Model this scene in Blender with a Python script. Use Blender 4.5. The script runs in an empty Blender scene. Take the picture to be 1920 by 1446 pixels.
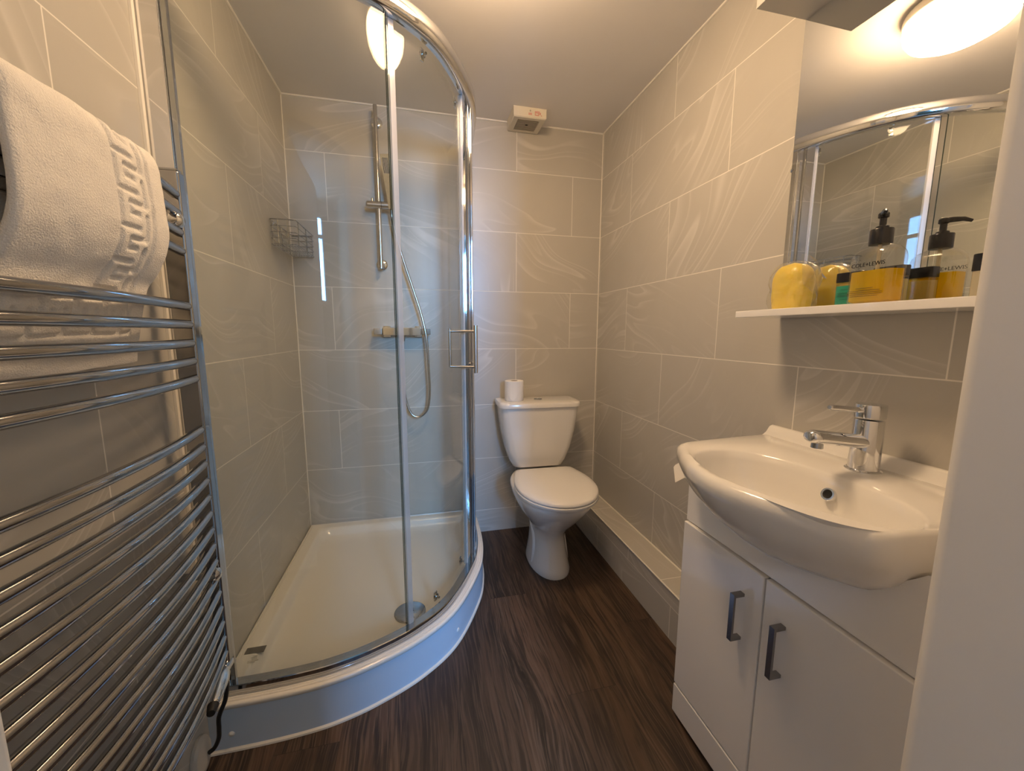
import bpy, bmesh, math, random
from mathutils import Vector, Matrix, noise
sc = bpy.context.scene
C = sc.collection
random.seed(4)
PI = math.pi

# ------------------------------------------------------------------ camera
W, H = 1.544, 2.158          # room width (x), height (z); back wall y = 0, room runs to y = -1.8
FY = -1.80                   # inner face of the front (door) wall
f_px, cam_p = 731.7, Vector((.5725, -2.0582, 1.117))
yaw, pitch, roll = .2284, .1355, .0029
fw = Vector((math.sin(yaw)*math.cos(pitch), math.cos(yaw)*math.cos(pitch), -math.sin(pitch)))
rt = fw.cross(Vector((0, 0, 1))).normalized(); up = rt.cross(fw)
r2 = rt*math.cos(roll)+up*math.sin(roll); u2 = -rt*math.sin(roll)+up*math.cos(roll)
cd = bpy.data.cameras.new('camera'); cam = bpy.data.objects.new('camera', cd); C.objects.link(cam)
cam.matrix_world = Matrix(((r2.x, u2.x, -fw.x, cam_p.x), (r2.y, u2.y, -fw.y, cam_p.y), (r2.z, u2.z, -fw.z, cam_p.z), (0, 0, 0, 1)))
cd.sensor_width = 36; cd.lens = f_px/1920*36; cd.clip_start = .01
sc.camera = cam

# ------------------------------------------------------------------ world, daylight, exposure
wd = bpy.data.worlds.new('sky'); sc.world = wd; wd.use_nodes = True
wd.node_tree.nodes['Background'].inputs[0].default_value = (.35, .62, 1, 1)
wd.node_tree.nodes['Background'].inputs[1].default_value = 1.5
vs = sc.view_settings
vs.view_transform = 'Standard'; vs.look = 'None'; vs.gamma = 1; vs.use_curve_mapping = False
vs.exposure = 1.22
LAMP_E = 27.0                 # emission of the ceiling lamp's dome
ld = bpy.data.lights.new('daylight', 'AREA'); ld.shape = 'RECTANGLE'; ld.size = .66; ld.size_y = .95
ld.energy = 94; ld.color = (.17, .48, 1.0)
lo = bpy.data.objects.new('daylight', ld); C.objects.link(lo)
lo.location = (1.29, -4.75, 1.92); lo.rotation_euler = (math.radians(90), 0, 0)   # outside the hall window, shining +y
sc.cycles.use_denoising = True
sc.cycles.max_bounces = 14; sc.cycles.transparent_max_bounces = 24; sc.cycles.glossy_bounces = 8; sc.cycles.diffuse_bounces = 8
sc.cycles.sample_clamp_indirect = 6

# ------------------------------------------------------------------ mesh helper
class MB:
    def __init__(s): s.v = []; s.f = []; s.m = []; s.mi = 0; s.wn = False
    def add(s, vs_, fs):
        o = len(s.v); s.v += [tuple(v) for v in vs_]
        for f in fs: s.f.append(tuple(i+o for i in f)); s.m.append(s.mi)
        return s
    def box(s, lo_, hi, bev=0, seg=2, mat=None):
        bm = bmesh.new(); bmesh.ops.create_cube(bm, size=1)
        for v in bm.verts:
            v.co = Vector([(lo_[i]+hi[i])/2+v.co[i]*(hi[i]-lo_[i]) for i in range(3)])
        if bev: s.wn = True
        if bev: bmesh.ops.bevel(bm, geom=list(bm.edges), offset=bev, segments=seg, profile=.5, affect='EDGES')
        if mat: bm.transform(mat)
        bm.verts.index_update()
        s.add([v.co.copy() for v in bm.verts], [[v.index for v in f.verts] for f in bm.faces]); bm.free()
        return s
    def loft(s, loops, cap0=True, cap1=True, closed=True):
        n = len(loops[0]); vs_ = [p for l in loops for p in l]; fs = []
        for i in range(len(loops)-1):
            for j in range(n if closed else n-1):
                k = (j+1) % n
                fs.append((i*n+j, i*n+k, (i+1)*n+k, (i+1)*n+j))
        if cap0: fs.append(tuple(range(n-1, -1, -1)))
        if cap1: fs.append(tuple((len(loops)-1)*n+j for j in range(n)))
        return s.add(vs_, fs)
    def tube(s, pts, r, seg=12, cap=True, closed=False):
        pts = [Vector(p) for p in pts]; n = len(pts)
        if not isinstance(r, (list, tuple)): r = [r]*n
        loops = []; t0 = None; nrm = None
        for i, p in enumerate(pts):
            a = pts[i-1] if (i or closed) else p; b = pts[(i+1) % n] if (i < n-1 or closed) else p
            t = (b-a).normalized()
            if nrm is None:
                nrm = t.orthogonal().normalized()
            else:
                nrm = (nrm - t*nrm.dot(t)).normalized()
            bn = t.cross(nrm)
            loops.append([p+(nrm*math.cos(2*PI*k/seg)+bn*math.sin(2*PI*k/seg))*r[i] for k in range(seg)])
        if closed: loops.append(loops[0])
        return s.loft(loops, cap and not closed, cap and not closed)
    def lathe(s, prof, org=(0, 0, 0), ax=(0, 0, 1), seg=32, cap=True):
        ax = Vector(ax).normalized(); a = ax.orthogonal().normalized(); b = ax.cross(a); org = Vector(org)
        loops = [[org+ax*h+(a*math.cos(2*PI*k/seg)+b*math.sin(2*PI*k/seg))*max(r, 1e-5) for k in range(seg)] for r, h in prof]
        return s.loft(loops, cap, cap)
    def prism(s, poly, fn, d0, d1):   # poly of 2D points; fn(u, v, d) -> xyz
        return s.loft([[fn(u, v, d0) for u, v in poly], [fn(u, v, d1) for u, v in poly]])
    def build(s, name, mat, parent=None, smooth=True, ang=38, local=False, mods=None):
        me = bpy.data.meshes.new(name)
        off = Vector((0, 0, 0))
        if parent is not None and not local:
            p = parent
            while p is not None: off += p.location; p = p.parent
        me.from_pydata([tuple(Vector(v)-off) for v in s.v], [], s.f)
        for m in (mat if isinstance(mat, (list, tuple)) else [mat]): me.materials.append(m)
        me.polygons.foreach_set('material_index', s.m)
        bm = bmesh.new(); bm.from_mesh(me); bmesh.ops.recalc_face_normals(bm, faces=bm.faces); bm.to_mesh(me); bm.free()
        if smooth:
            me.polygons.foreach_set('use_smooth', [True]*len(me.polygons)); me.set_sharp_from_angle(angle=math.radians(ang))
        me.update()
        o = bpy.data.objects.new(name, me); C.objects.link(o)
        if parent is not None: o.parent = parent
        if s.wn and smooth:
            w_ = o.modifiers.new('weighted', 'WEIGHTED_NORMAL'); w_.keep_sharp = True; w_.weight = 100
        return o

def tag(o, label=None, cat=None, group=None, kind=None):
    for k, v in (('label', label), ('category', cat), ('group', group), ('kind', kind)):
        if v: o[k] = v
    return o
def thing(name, loc, label, cat, group=None, rotz=0):
    o = bpy.data.objects.new(name, None); C.objects.link(o); o.location = loc; o.rotation_euler = (0, 0, rotz)
    o.empty_display_size = .05
    return tag(o, label, cat, group)
def struct(o): o['kind'] = 'structure'; return o
def spline(pts, n=8, closed=False):
    P = [Vector(p) for p in pts]; out = []; N = len(P)
    for i in range(N if closed else N-1):
        p0 = P[i-1] if (i or closed) else P[0]*2-P[1]; p1 = P[i]; p2 = P[(i+1) % N]
        p3 = P[(i+2) % N] if (i+2 < N or closed) else P[-1]*2-P[-2]
        for k in range(n):
            t = k/n
            out.append(.5*((2*p1)+(p2-p0)*t+(2*p0-5*p1+4*p2-p3)*t*t+(3*p1-p0-3*p2+p3)*t**3))
    if not closed: out.append(P[-1])
    return out
def text_obj(name, txt, size, org, ux, uy, mat, parent, depth=.0003, align='CENTER'):
    cu = bpy.data.curves.new(name, 'FONT'); cu.body = txt; cu.size = size; cu.extrude = depth; cu.align_x = align; cu.resolution_u = 3
    to = bpy.data.objects.new(name, cu); C.objects.link(to)
    bpy.context.view_layer.update()
    me = bpy.data.meshes.new_from_object(to.evaluated_get(bpy.context.evaluated_depsgraph_get()))
    bpy.data.objects.remove(to); bpy.data.curves.remove(cu)
    ux = Vector(ux).normalized(); uy = Vector(uy).normalized(); uz = ux.cross(uy)
    off = Vector((0, 0, 0)); p = parent
    while p is not None: off += p.location; p = p.parent
    o3 = Vector(org)-off
    me.transform(Matrix(((ux.x, uy.x, uz.x, o3.x), (ux.y, uy.y, uz.y, o3.y), (ux.z, uy.z, uz.z, o3.z), (0, 0, 0, 1))))
    me.name = name; me.materials.clear(); me.materials.append(mat)
    o = bpy.data.objects.new(name, me); C.objects.link(o); o.parent = parent
    return o

# ------------------------------------------------------------------ materials
def newmat(name):
    m = bpy.data.materials.new(name); m.use_nodes = True
    return m, m.node_tree, m.node_tree.nodes['Principled BSDF']
def pm(name, col, rough=.5, metal=0, spec=.5, coat=0, emis=None, es=0, var=0, scale=40, bump=0, sss=0):
    m, nt, b = newmat(name)
    b.inputs['Base Color'].default_value = (*col, 1); b.inputs['Roughness'].default_value = rough
    b.inputs['Metallic'].default_value = metal; b.inputs['Specular IOR Level'].default_value = spec
    if coat: b.inputs['Coat Weight'].default_value = coat; b.inputs['Coat Roughness'].default_value = .04
    if emis: b.inputs['Emission Color'].default_value = (*emis, 1); b.inputs['Emission Strength'].default_value = es
    if sss: b.inputs['Subsurface Weight'].default_value = sss; b.inputs['Subsurface Radius'].default_value = (.02, .015, .006); b.inputs['Subsurface Scale'].default_value = .5
    if var or bump:
        tc = nt.nodes.new('ShaderNodeTexCoord'); nz = nt.nodes.new('ShaderNodeTexNoise')
        nz.inputs['Scale'].default_value = scale; nz.inputs['Detail'].default_value = 5
        nt.links.new(tc.outputs['Object'], nz.inputs['Vector'])
        if var:
            mx = nt.nodes.new('ShaderNodeMix'); mx.data_type = 'RGBA'
            mx.inputs[6].default_value = (*[c*(1-var) for c in col], 1); mx.inputs[7].default_value = (*[min(1, c*(1+var)) for c in col], 1)
            nt.links.new(nz.outputs['Fac'], mx.inputs[0]); nt.links.new(mx.outputs[2], b.inputs['Base Color'])
        if bump:
            bp = nt.nodes.new('ShaderNodeBump'); bp.inputs['Strength'].default_value = bump; bp.inputs['Distance'].default_value = .002
            nt.links.new(nz.outputs['Fac'], bp.inputs['Height']); nt.links.new(bp.outputs[0], b.inputs['Normal'])
    return m
def clear(name, tint, fres=1.45, rough=.0, extra=0, dif=None, dfac=0, gmul=1.0):
    """see-through material: tinted straight-through light plus a Fresnel mirror reflection"""
    m = bpy.data.materials.new(name); m.use_nodes = True; nt = m.node_tree; nt.nodes.clear()
    out = nt.nodes.new('ShaderNodeOutputMaterial'); tr = nt.nodes.new('ShaderNodeBsdfTransparent'); gl = nt.nodes.new('ShaderNodeBsdfGlossy')
    fr = nt.nodes.new('ShaderNodeLayerWeight'); mx = nt.nodes.new('ShaderNodeMixShader'); fr.inputs[0].default_value = .5
    tr.inputs[0].default_value = (*tint, 1); gl.inputs['Roughness'].default_value = rough
    f0 = ((fres-1)/(fres+1))**2     # Schlick's curve, the same from both sides of the sheet
    p5 = nt.nodes.new('ShaderNodeMath'); p5.operation = 'POWER'; p5.inputs[1].default_value = 5; nt.links.new(fr.outputs['Facing'], p5.inputs[0])
    sk = nt.nodes.new('ShaderNodeMath'); sk.operation = 'MULTIPLY_ADD'; sk.inputs[1].default_value = 1-f0; sk.inputs[2].default_value = f0; nt.links.new(p5.outputs[0], sk.inputs[0])
    ad = nt.nodes.new('ShaderNodeMath'); ad.operation = 'MULTIPLY_ADD'; ad.inputs[1].default_value = gmul; ad.inputs[2].default_value = extra
    nt.links.new(sk.outputs[0], ad.inputs[0]); nt.links.new(ad.outputs[0], mx.inputs[0])
    base = tr.outputs[0]
    if dfac:
        df = nt.nodes.new('ShaderNodeBsdfDiffuse'); df.inputs[0].default_value = (*(dif or tint), 1)
        m2 = nt.nodes.new('ShaderNodeMixShader'); m2.inputs[0].default_value = dfac
        nt.links.new(tr.outputs[0], m2.inputs[1]); nt.links.new(df.outputs[0], m2.inputs[2]); base = m2.outputs[0]
    nt.links.new(base, mx.inputs[1]); nt.links.new(gl.outputs[0], mx.inputs[2]); nt.links.new(mx.outputs[0], out.inputs[0])
    return m

class NG:   # tiny node-graph writer
    def __init__(s, nt): s.nt = nt
    def math(s, op, a, b=0.0, c=None):
        n = s.nt.nodes.new('ShaderNodeMath'); n.operation = op
        for i, x in enumerate((a, b) if c is None else (a, b, c)):
            if isinstance(x, (int, float)): n.inputs[i].default_value = x
            else: s.nt.links.new(x, n.inputs[i])
        return n.outputs[0]
    def comb(s, x, y, z=0.0):
        n = s.nt.nodes.new('ShaderNodeCombineXYZ')
        for i, q in enumerate((x, y, z)):
            if isinstance(q, (int, float)): n.inputs[i].default_value = q
            else: s.nt.links.new(q, n.inputs[i])
        return n.outputs[0]
    def noise(s, vec, scale, detail=2, rough=.5, dist=0):
        n = s.nt.nodes.new('ShaderNodeTexNoise'); n.inputs['Scale'].default_value = scale; n.inputs['Detail'].default_value = detail
        n.inputs['Roughness'].default_value = rough; n.inputs['Distortion'].default_value = dist
        s.nt.links.new(vec, n.inputs['Vector']); return n.outputs['Fac']
    def white(s, vec):
        n = s.nt.nodes.new('ShaderNodeTexWhiteNoise'); n.noise_dimensions = '3D'; s.nt.links.new(vec, n.inputs['Vector']); return n.outputs['Value'], n.outputs['Color']
    def mixc(s, fac, a, b):
        n = s.nt.nodes.new('ShaderNodeMix'); n.data_type = 'RGBA'
        for i, q in ((0, fac), (6, a), (7, b)):
            if isinstance(q, tuple): n.inputs[i].default_value = (*q, 1)
            elif isinstance(q, (int, float)): n.inputs[i].default_value = q
            else: s.nt.links.new(q, n.inputs[i])
        return n.outputs[2]
    def ramp(s, x, a, b):
        n = s.nt.nodes.new('ShaderNodeMapRange'); n.interpolation_type = 'SMOOTHSTEP'
        n.inputs[1].default_value = a; n.inputs[2].default_value = b; s.nt.links.new(x, n.inputs[0]); return n.outputs[0]

TILE_A, TILE_B, VEIN, GROUT = (.455, .440, .400), (.505, .490, .450), (.66, .64, .60), (.80, .77, .71)
def tile(name, axis, u0, seed, flat=False):
    """600 x 300 mm half-bond porcelain with drifting sandstone veins, white grout"""
    m, nt, b = newmat(name); g = NG(nt)
    geo = nt.nodes.new('ShaderNodeNewGeometry'); sp = nt.nodes.new('ShaderNodeSeparateXYZ'); nt.links.new(geo.outputs['Position'], sp.inputs[0])
    u = sp.outputs[axis]; v = sp.outputs[2] if not flat else sp.outputs[0]
    vz = g.math('DIVIDE', g.math('SUBTRACT', v, .1292 if not flat else 1.3), .3)
    row = g.math('FLOOR', vz); odd = g.math('FLOORED_MODULO', row, 2.0)
    uu = g.math('DIVIDE', g.math('SUBTRACT', g.math('SUBTRACT', u, u0), g.math('MULTIPLY', odd, .305)), .606)
    col = g.math('FLOOR', uu); fu = g.math('SUBTRACT', uu, col); fv = g.math('SUBTRACT', vz, row)
    du = g.math('MULTIPLY', g.math('MINIMUM', fu, g.math('SUBTRACT', 1.0, fu)), .606)
    dv = g.math('MULTIPLY', g.math('MINIMUM', fv, g.math('SUBTRACT', 1.0, fv)), .3)
    line = g.math('SUBTRACT', 1.0, g.ramp(g.math('MINIMUM', du, dv), .0008, .0020))
    rv, rc = g.white(g.comb(row, col, seed))
    rs = nt.nodes.new('ShaderNodeSeparateXYZ'); nt.links.new(rc, rs.inputs[0])
    # per-tile direction of the drift
    ang = g.math('ADD', g.math('MULTIPLY', rs.outputs[0], 1.7), -1.15)
    ca = g.math('COSINE', ang); sa = g.math('SINE', ang)
    pu = g.math('ADD', g.math('MULTIPLY', u, ca), g.math('MULTIPLY', v, sa))
    pv = g.math('SUBTRACT', g.math('MULTIPLY', v, ca), g.math('MULTIPLY', u, sa))
    ou = g.math('MULTIPLY', rs.outputs[1], 37.0); ov = g.math('MULTIPLY', rs.outputs[2], 23.0)
    P1 = g.comb(g.math('ADD', pu, ou), g.math('ADD', pv, ov), seed*3.1)
    warp = g.noise(P1, 1.7, 1)
    q = g.math('ADD', g.math('ADD', pv, ov), g.math('MULTIPLY', warp, .42))
    P2 = g.comb(g.math('MULTIPLY', g.math('ADD', pu, ou), .62), g.math('MULTIPLY', q, 5.2), seed*1.7)
    n2 = g.noise(P2, 1.0, 1.6, .35)
    vein = None
    for c_, s_, w_ in ((.43, 34.0, .70), (.475, 60.0, .55), (.52, 26.0, .80), (.555, 70.0, .45), (.60, 40.0, .6)):
        e_ = g.math('MULTIPLY', g.math('SUBTRACT', n2, c_), s_)       # crisp on one side, fading on the other
        f_ = g.math('POWER', g.math('MAXIMUM', g.math('SUBTRACT', 1.0, g.math('MAXIMUM', e_, 0.0)), 0.0), 2.2)
        f_ = g.math('MULTIPLY', g.math('MULTIPLY', f_, g.ramp(e_, -.16, .02)), w_)
        vein = f_ if vein is None else g.math('MAXIMUM', vein, f_)
    mask = g.ramp(g.noise(P1, 3.4, 1), .36, .60)
    vein = g.math('MULTIPLY', vein, g.math('ADD', g.math('MULTIPLY', mask, .78), .06))
    base = g.mixc(g.noise(P1, 7.0, 4), TILE_A, TILE_B)
    fine = g.noise(g.comb(u, v, seed), 260, 2)
    base = g.mixc(g.math('MULTIPLY', fine, .10), base, (.55, .53, .47))
    base = g.mixc(vein, base, VEIN)
    colr = g.mixc(line, base, GROUT)
    nt.links.new(colr, b.inputs['Base Color'])
    nt.links.new(g.math('ADD', g.math('MULTIPLY', line, .35), .34), b.inputs['Roughness'])
    bp = nt.nodes.new('ShaderNodeBump'); bp.inputs['Strength'].default_value = .25; bp.inputs['Distance'].default_value = .001
    nt.links.new(g.math('SUBTRACT', g.math('MULTIPLY', fine, .15), line), bp.inputs['Height']); nt.links.new(bp.outputs[0], b.inputs['Normal'])
    return m
def planks(name):
    m, nt, b = newmat(name); g = NG(nt)
    geo = nt.nodes.new('ShaderNodeNewGeometry'); sp = nt.nodes.new('ShaderNodeSeparateXYZ'); nt.links.new(geo.outputs['Position'], sp.inputs[0])
    x, y = sp.outputs[0], sp.outputs[1]
    cx = g.math('DIVIDE', g.math('SUBTRACT', x, -.17), .165); ci = g.math('FLOOR', cx); fx = g.math('SUBTRACT', cx, ci)
    # end joints: plank 6 at y=-.565, plank 7 at y=-1.055
    cy = g.math('DIVIDE', g.math('SUBTRACT', g.math('ADD', y, g.math('MULTIPLY', ci, .49)), 2.375), 1.22); ri = g.math('FLOOR', cy); fy = g.math('SUBTRACT', cy, ri)
    rv, rc = g.white(g.comb(ci, ri, 2.0)); rs = nt.nodes.new('ShaderNodeSeparateXYZ'); nt.links.new(rc, rs.inputs[0])
    ox = g.math('ADD', x, g.math('MULTIPLY', rs.outputs[0], 11.0)); oy = g.math('ADD', y, g.math('MULTIPLY', rs.outputs[1], 17.0))
    wav = g.noise(g.comb(g.math('MULTIPLY', ox, 5.0), g.math('MULTIPLY', oy, 1.6)), 1.0, 2)
    wx = g.math('ADD', ox, g.math('MULTIPLY', wav, .10))
    g1 = g.noise(g.comb(g.math('MULTIPLY', wx, 62.0), g.math('MULTIPLY', oy, 3.0)), 1.0, 5, .65)
    g2 = g.noise(g.comb(g.math('MULTIPLY', wx, 14.0), g.math('MULTIPLY', oy, 1.1)), 1.0, 3, .55)
    g3 = g.noise(g.comb(g.math('MULTIPLY', wx, 150.0), g.math('MULTIPLY', oy, 5.0)), 1.0, 3, .6)
    c = g.mixc(g.ramp(g2, .30, .70), (.022, .0130, .008), (.118, .068, .041))
    c = g.mixc(g.math('MULTIPLY', g.ramp(g1, .47, .58), .74), c, (.010, .006, .004))
    c = g.mixc(g.math('MULTIPLY', g.ramp(g3, .48, .62), .62), c, (.150, .098, .064))
    c = g.mixc(g.math('MULTIPLY', rs.outputs[2], .50), c, (.024, .0145, .010))
    # knots: small dark eyes with a swirl of grain round them
    vo = nt.nodes.new('ShaderNodeTexVoronoi'); vo.inputs['Scale'].default_value = 1.0; vo.inputs['Randomness'].default_value = 1.0
    nt.links.new(g.comb(g.math('MULTIPLY', wx, 7.0), g.math('MULTIPLY', oy, 2.6)), vo.inputs['Vector'])
    kd = vo.outputs['Distance']; krs = nt.nodes.new('ShaderNodeSeparateXYZ'); nt.links.new(vo.outputs['Color'], krs.inputs[0])
    kon = g.ramp(krs.outputs[0], .55, .56)
    ring = g.math('MULTIPLY', g.math('ADD', g.math('SINE', g.math('MULTIPLY', kd, 95.0)), 1.0), .5)
    kf = g.math('MULTIPLY', g.math('SUBTRACT', 1.0, g.ramp(kd, .03, .24)), kon)
    c = g.mixc(g.math('MULTIPLY', g.math('MULTIPLY', ring, kf), .55), c, (.012, .007, .004))
    c = g.mixc(g.math('MULTIPLY', g.math('SUBTRACT', 1.0, g.ramp(kd, .025, .06)), kon), c, (.010, .006, .004))
    dx = g.math('MULTIPLY', g.math('MINIMUM', fx, g.math('SUBTRACT', 1.0, fx)), .165)
    dy = g.math('MULTIPLY', g.math('MINIMUM', fy, g.math('SUBTRACT', 1.0, fy)), 1.22)
    line = g.math('SUBTRACT', 1.0, g.ramp(g.math('MINIMUM', dx, dy), .0003, .0012))
    c = g.mixc(g.math('MULTIPLY', line, .7), c, (.008, .005, .003))
    nt.links.new(c, b.inputs['Base Color'])
    nt.links.new(g.math('ADD', g.math('MULTIPLY', g3, .15), .42), b.inputs['Roughness'])
    bp = nt.nodes.new('ShaderNodeBump'); bp.inputs['Strength'].default_value = .25; bp.inputs['Distance'].default_value = .001
    nt.links.new(g.math('ADD', g1, g3), bp.inputs['Height']); nt.links.new(bp.outputs[0], b.inputs['Normal'])
    return m

T_LEFT, T_BACK, T_RIGHT = tile('tile_left', 1, -.606, 1.0), tile('tile_back', 0, .466, 2.0), tile('tile_right', 1, -.62, 3.0)
T_TOP = tile('tile_top', 1, -.25, 4.0, True)
FLOOR = planks('wood_planks')
PAINT = pm('ceiling_paint', (.80, .78, .755), .7, var=.02, scale=6)
WHITEW = pm('white_gloss_paint', (.72, .71, .69), .35, var=.03, scale=9, bump=.05)
HALLP = pm('hall_paint', (.34, .27, .19), .8)
SEAL = pm('white_sealant', (.80, .77, .70), .45)
CHROME = pm('chrome', (.80, .81, .83), .06, 1)
CHROME_D = pm('chrome_dark', (.50, .52, .55), .08, 1)
BRUSH = pm('brushed_steel', (.62, .60, .57), .22, 1)
CERAM = pm('white_ceramic', (.80, .785, .75), .12, 0, .5, coat=.5)
ACRYL = pm('acrylic_tray', (.80, .77, .70), .18, 0, .5, coat=.3)
PLAST = pm('white_plastic', (.78, .765, .735), .3)
FANPL = pm('aged_white_plastic', (.72, .67, .55), .45)
FANGR = pm('grey_grille', (.42, .38, .30), .6)
CAB = pm('white_gloss_cabinet', (.84, .835, .83), .12, coat=.4)
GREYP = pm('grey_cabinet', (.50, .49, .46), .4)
HANDLE = pm('dark_nickel', (.28, .27, .27), .25, 1)
TERRY = pm('white_terry', (.80, .77, .72), .95, spec=.1, var=.06, scale=420, bump=.9)
PAPER = pm('white_paper', (.82, .80, .76), .9, spec=.1, bump=.15, scale=150)
BLACK = pm('black_plastic', (.012, .012, .014), .25)
CABLE = pm('black_rubber', (.012, .012, .012), .5)
DARK = pm('dark_hole', (.006, .006, .006), .5)
REDINK = pm('red_ink', (.60, .08, .06), .6)
GREYINK = pm('grey_ink', (.45, .41, .33), .6)
STICK = pm('grey_sticker', (.16, .15, .13), .4)
MIRR = pm('mirror_silver', (.90, .91, .90), .01, 1)
GLASS = clear('shower_glass', (.965, .972, .945), 1.42)
GEDGE = clear('glass_edge', (.10, .16, .14), 1.5)
SEALCLR = clear('clear_seal', (.88, .87, .86), 1.4, .12, .03, (.88, .85, .82), .30)
BOTTLE = clear('clear_bottle', (.94, .94, .93), 1.7, .03, .015)
YELLOWL = clear('yellow_liquid', (.96, .78, .03), 1.2, .05, dif=(.92, .68, .01), dfac=.42)
PALEL = clear('pale_liquid', (.85, .76, .35), 1.2, .05, dif=(.70, .58, .20), dfac=.55)
TEALL = clear('teal_liquid', (.10, .62, .45), 1.2, .05, dif=(.05, .45, .32), dfac=.65)
TUBEPL = clear('milky_tube', (.85, .80, .70), 1.3, .1, dif=(.8, .75, .6), dfac=.3)
SPONGE = pm('yellow_sponge', (.82, .62, .06), .30, var=.12, scale=35, sss=.35)
FILM = clear('cling_film', (.95, .95, .94), 1.6, .10, .02, (.92, .90, .84), .05)
DOMEM = pm('lamp_dome', (.9, .88, .8), .3, emis=(1, .665, .375), es=LAMP_E)
HALLFL = pm('hall_carpet', (.30, .26, .22), .9)

# ------------------------------------------------------------------ setting
WT = .12   # wall thickness
def wallbox(name, lo_, hi, mat): return struct(MB().box(lo_, hi).build(name, mat, smooth=False))
wallbox('floor', (-.1, FY-.12, -.05), (W+.1, .1, 0), FLOOR)
wallbox('ceiling', (-.1, FY, H), (W+.1, .1, H+.05), PAINT)
wallbox('wall_back', (-.1, 0, 0), (W+.1, .1, H), T_BACK)
wallbox('wall_left', (-.1, FY, 0), (0, 0, H), T_LEFT)
wallbox('wall_right', (W, FY, 0), (W+.1, 0, H), T_RIGHT)
JL, JR, DH = .331, 1.064, 2.0    # doorway: left jamb, right jamb, head
mb = MB(); mb.box((-.1, FY-WT, 0), (JL-.03, FY, H+.05)); mb.box((JR+.03, FY-WT, 0), (W+.1, FY, H+.05)); mb.box((JL-.03, FY-WT, DH+.03), (JR+.03, FY, H+.05))
struct(mb.build('wall_front', PAINT, smooth=False))
mb = MB(); mb.box((JL-.03, FY-WT-.004, 0), (JL, FY+.004, DH+.03), .006, 3); mb.box((JR, FY-WT-.004, 0), (JR+.03, FY+.004, DH+.03), .013, 5); mb.box((JL, FY-WT-.004, DH), (JR, FY+.004, DH+.03), .006)
struct(mb.build('door_1', WHITEW))
# architrave on the bathroom side
# tiled pipe boxing along the foot of the right wall
mb = MB(); mb.box((1.432, FY, 0), (W, 0, .187)); struct(mb.build('trim_1', T_RIGHT, smooth=False))
mb = MB(); mb.box((1.4305, -1.16, .1868), (W, 0, .1895)); struct(mb.build('trim_2', T_TOP, smooth=False))
# white sealant lines in the corners
def seal(name, pts, r=.004): return struct(MB().tube(pts, r, 8).build(name, SEAL))
seal('trim_3', [(.0005, -.0005, .14), (.0005, -.0005, H)], .0028); seal('trim_4', [(W-.001, -.001, .19), (W-.0005, -.0005, H)], .0030)
seal('trim_5', [(0, -.001, H-.001), (W, -.001, H-.001)], .0055); seal('trim_6', [(W-.001, 0, H-.001), (W-.001, FY, H-.001)], .005)
seal('trim_7', [(.001, 0, H-.001), (.001, FY, H-.001)], .005); seal('trim_8', [(W-.001, 0, .189), (W-.001, -1.17, .189)], .0045)
seal('trim_9', [(1.431, 0, .188), (1.431, -1.17, .188)], .003)
seal('trim_10', [(.0005, -.987, .15), (.0005, -.987, H)], .0065)
# hall behind the camera
HX0, HX1, HY, HH = -1.3, 2.2, -4.6, 2.55
wallbox('floor_hall', (HX0, HY, -.05), (HX1, FY-WT, 0), HALLFL)
wallbox('ceiling_hall', (HX0, HY, HH), (HX1, FY-WT, HH+.05), HALLP)
wallbox('wall_hall_left', (HX0-.1, HY, 0), (HX0, FY-WT, HH), HALLP)
wallbox('wall_hall_right', (HX1, HY, 0), (HX1+.1, FY-WT, HH), HALLP)
mb = MB(); mb.box((HX0, FY-WT, 0), (-.1, FY-WT+.05, HH)); mb.box((W+.1, FY-WT, 0), (HX1, FY-WT+.05, HH)); mb.box((-.1, FY-WT, H+.05), (W+.1, FY-WT+.05, HH))
struct(mb.build('wall_hall_front', HALLP, smooth=False))
WX0, WX1, WZ0, WZ1 = .92, 1.66, 1.42, 2.42
mb = MB(); mb.box((HX0, HY-.1, 0), (WX0, HY, HH)); mb.box((WX1, HY-.1, 0), (HX1, HY, HH)); mb.box((WX0, HY-.1, 0), (WX1, HY, WZ0)); mb.box((WX0, HY-.1, WZ1), (WX1, HY, HH))
struct(mb.build('wall_hall_back', HALLP, smooth=False))
mb = MB()
for a, b_ in (((WX0, WZ0), (WX0+.05, WZ1)), ((WX1-.05, WZ0), (WX1, WZ1)), ((WX0, WZ0), (WX1, WZ0+.05)), ((WX0, WZ1-.05), (WX1, WZ1)), ((WX0, 2.15), (WX1, 2.19))):
    mb.box((a[0], HY-.08, a[1]), (b_[0], HY-.03, b_[1]), .004)
wf = struct(mb.build('window_1', WHITEW))
MB().box((WX0+.05, HY-.058, WZ0+.05), (WX1-.05, HY-.052, WZ1-.05)).build('pane', clear('window_glass', (.97, .98, .98), 1.45), wf, smooth=False)

# added door leaf, unseen behind the camera, angled to block part of the daylight
hg = Vector((JL+.004, FY-WT-.02, 0)); dv = Vector((.62, -.7846, 0)); dn = Vector((.7846, .62, 0))
mb = MB(); mb.box((0, -.02, .008), (.74, .02, 1.985), .003, mat=Matrix(((dv.x, dn.x, 0, hg.x), (dv.y, dn.y, 0, hg.y), (0, 0, 1, 0), (0, 0, 0, 1))))
dl = struct(mb.build('door_light_blocker', WHITEW))
kn = hg+dv*.68+dn*.022; kn.z = 1.0
MB().lathe([(.024, 0), (.024, .006), (.009, .008), (.009, .035), (.022, .040), (.026, .052), (.018, .062), (.0001, .064)], kn, dn, 24).build('door_handle', CHROME, dl)

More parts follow.
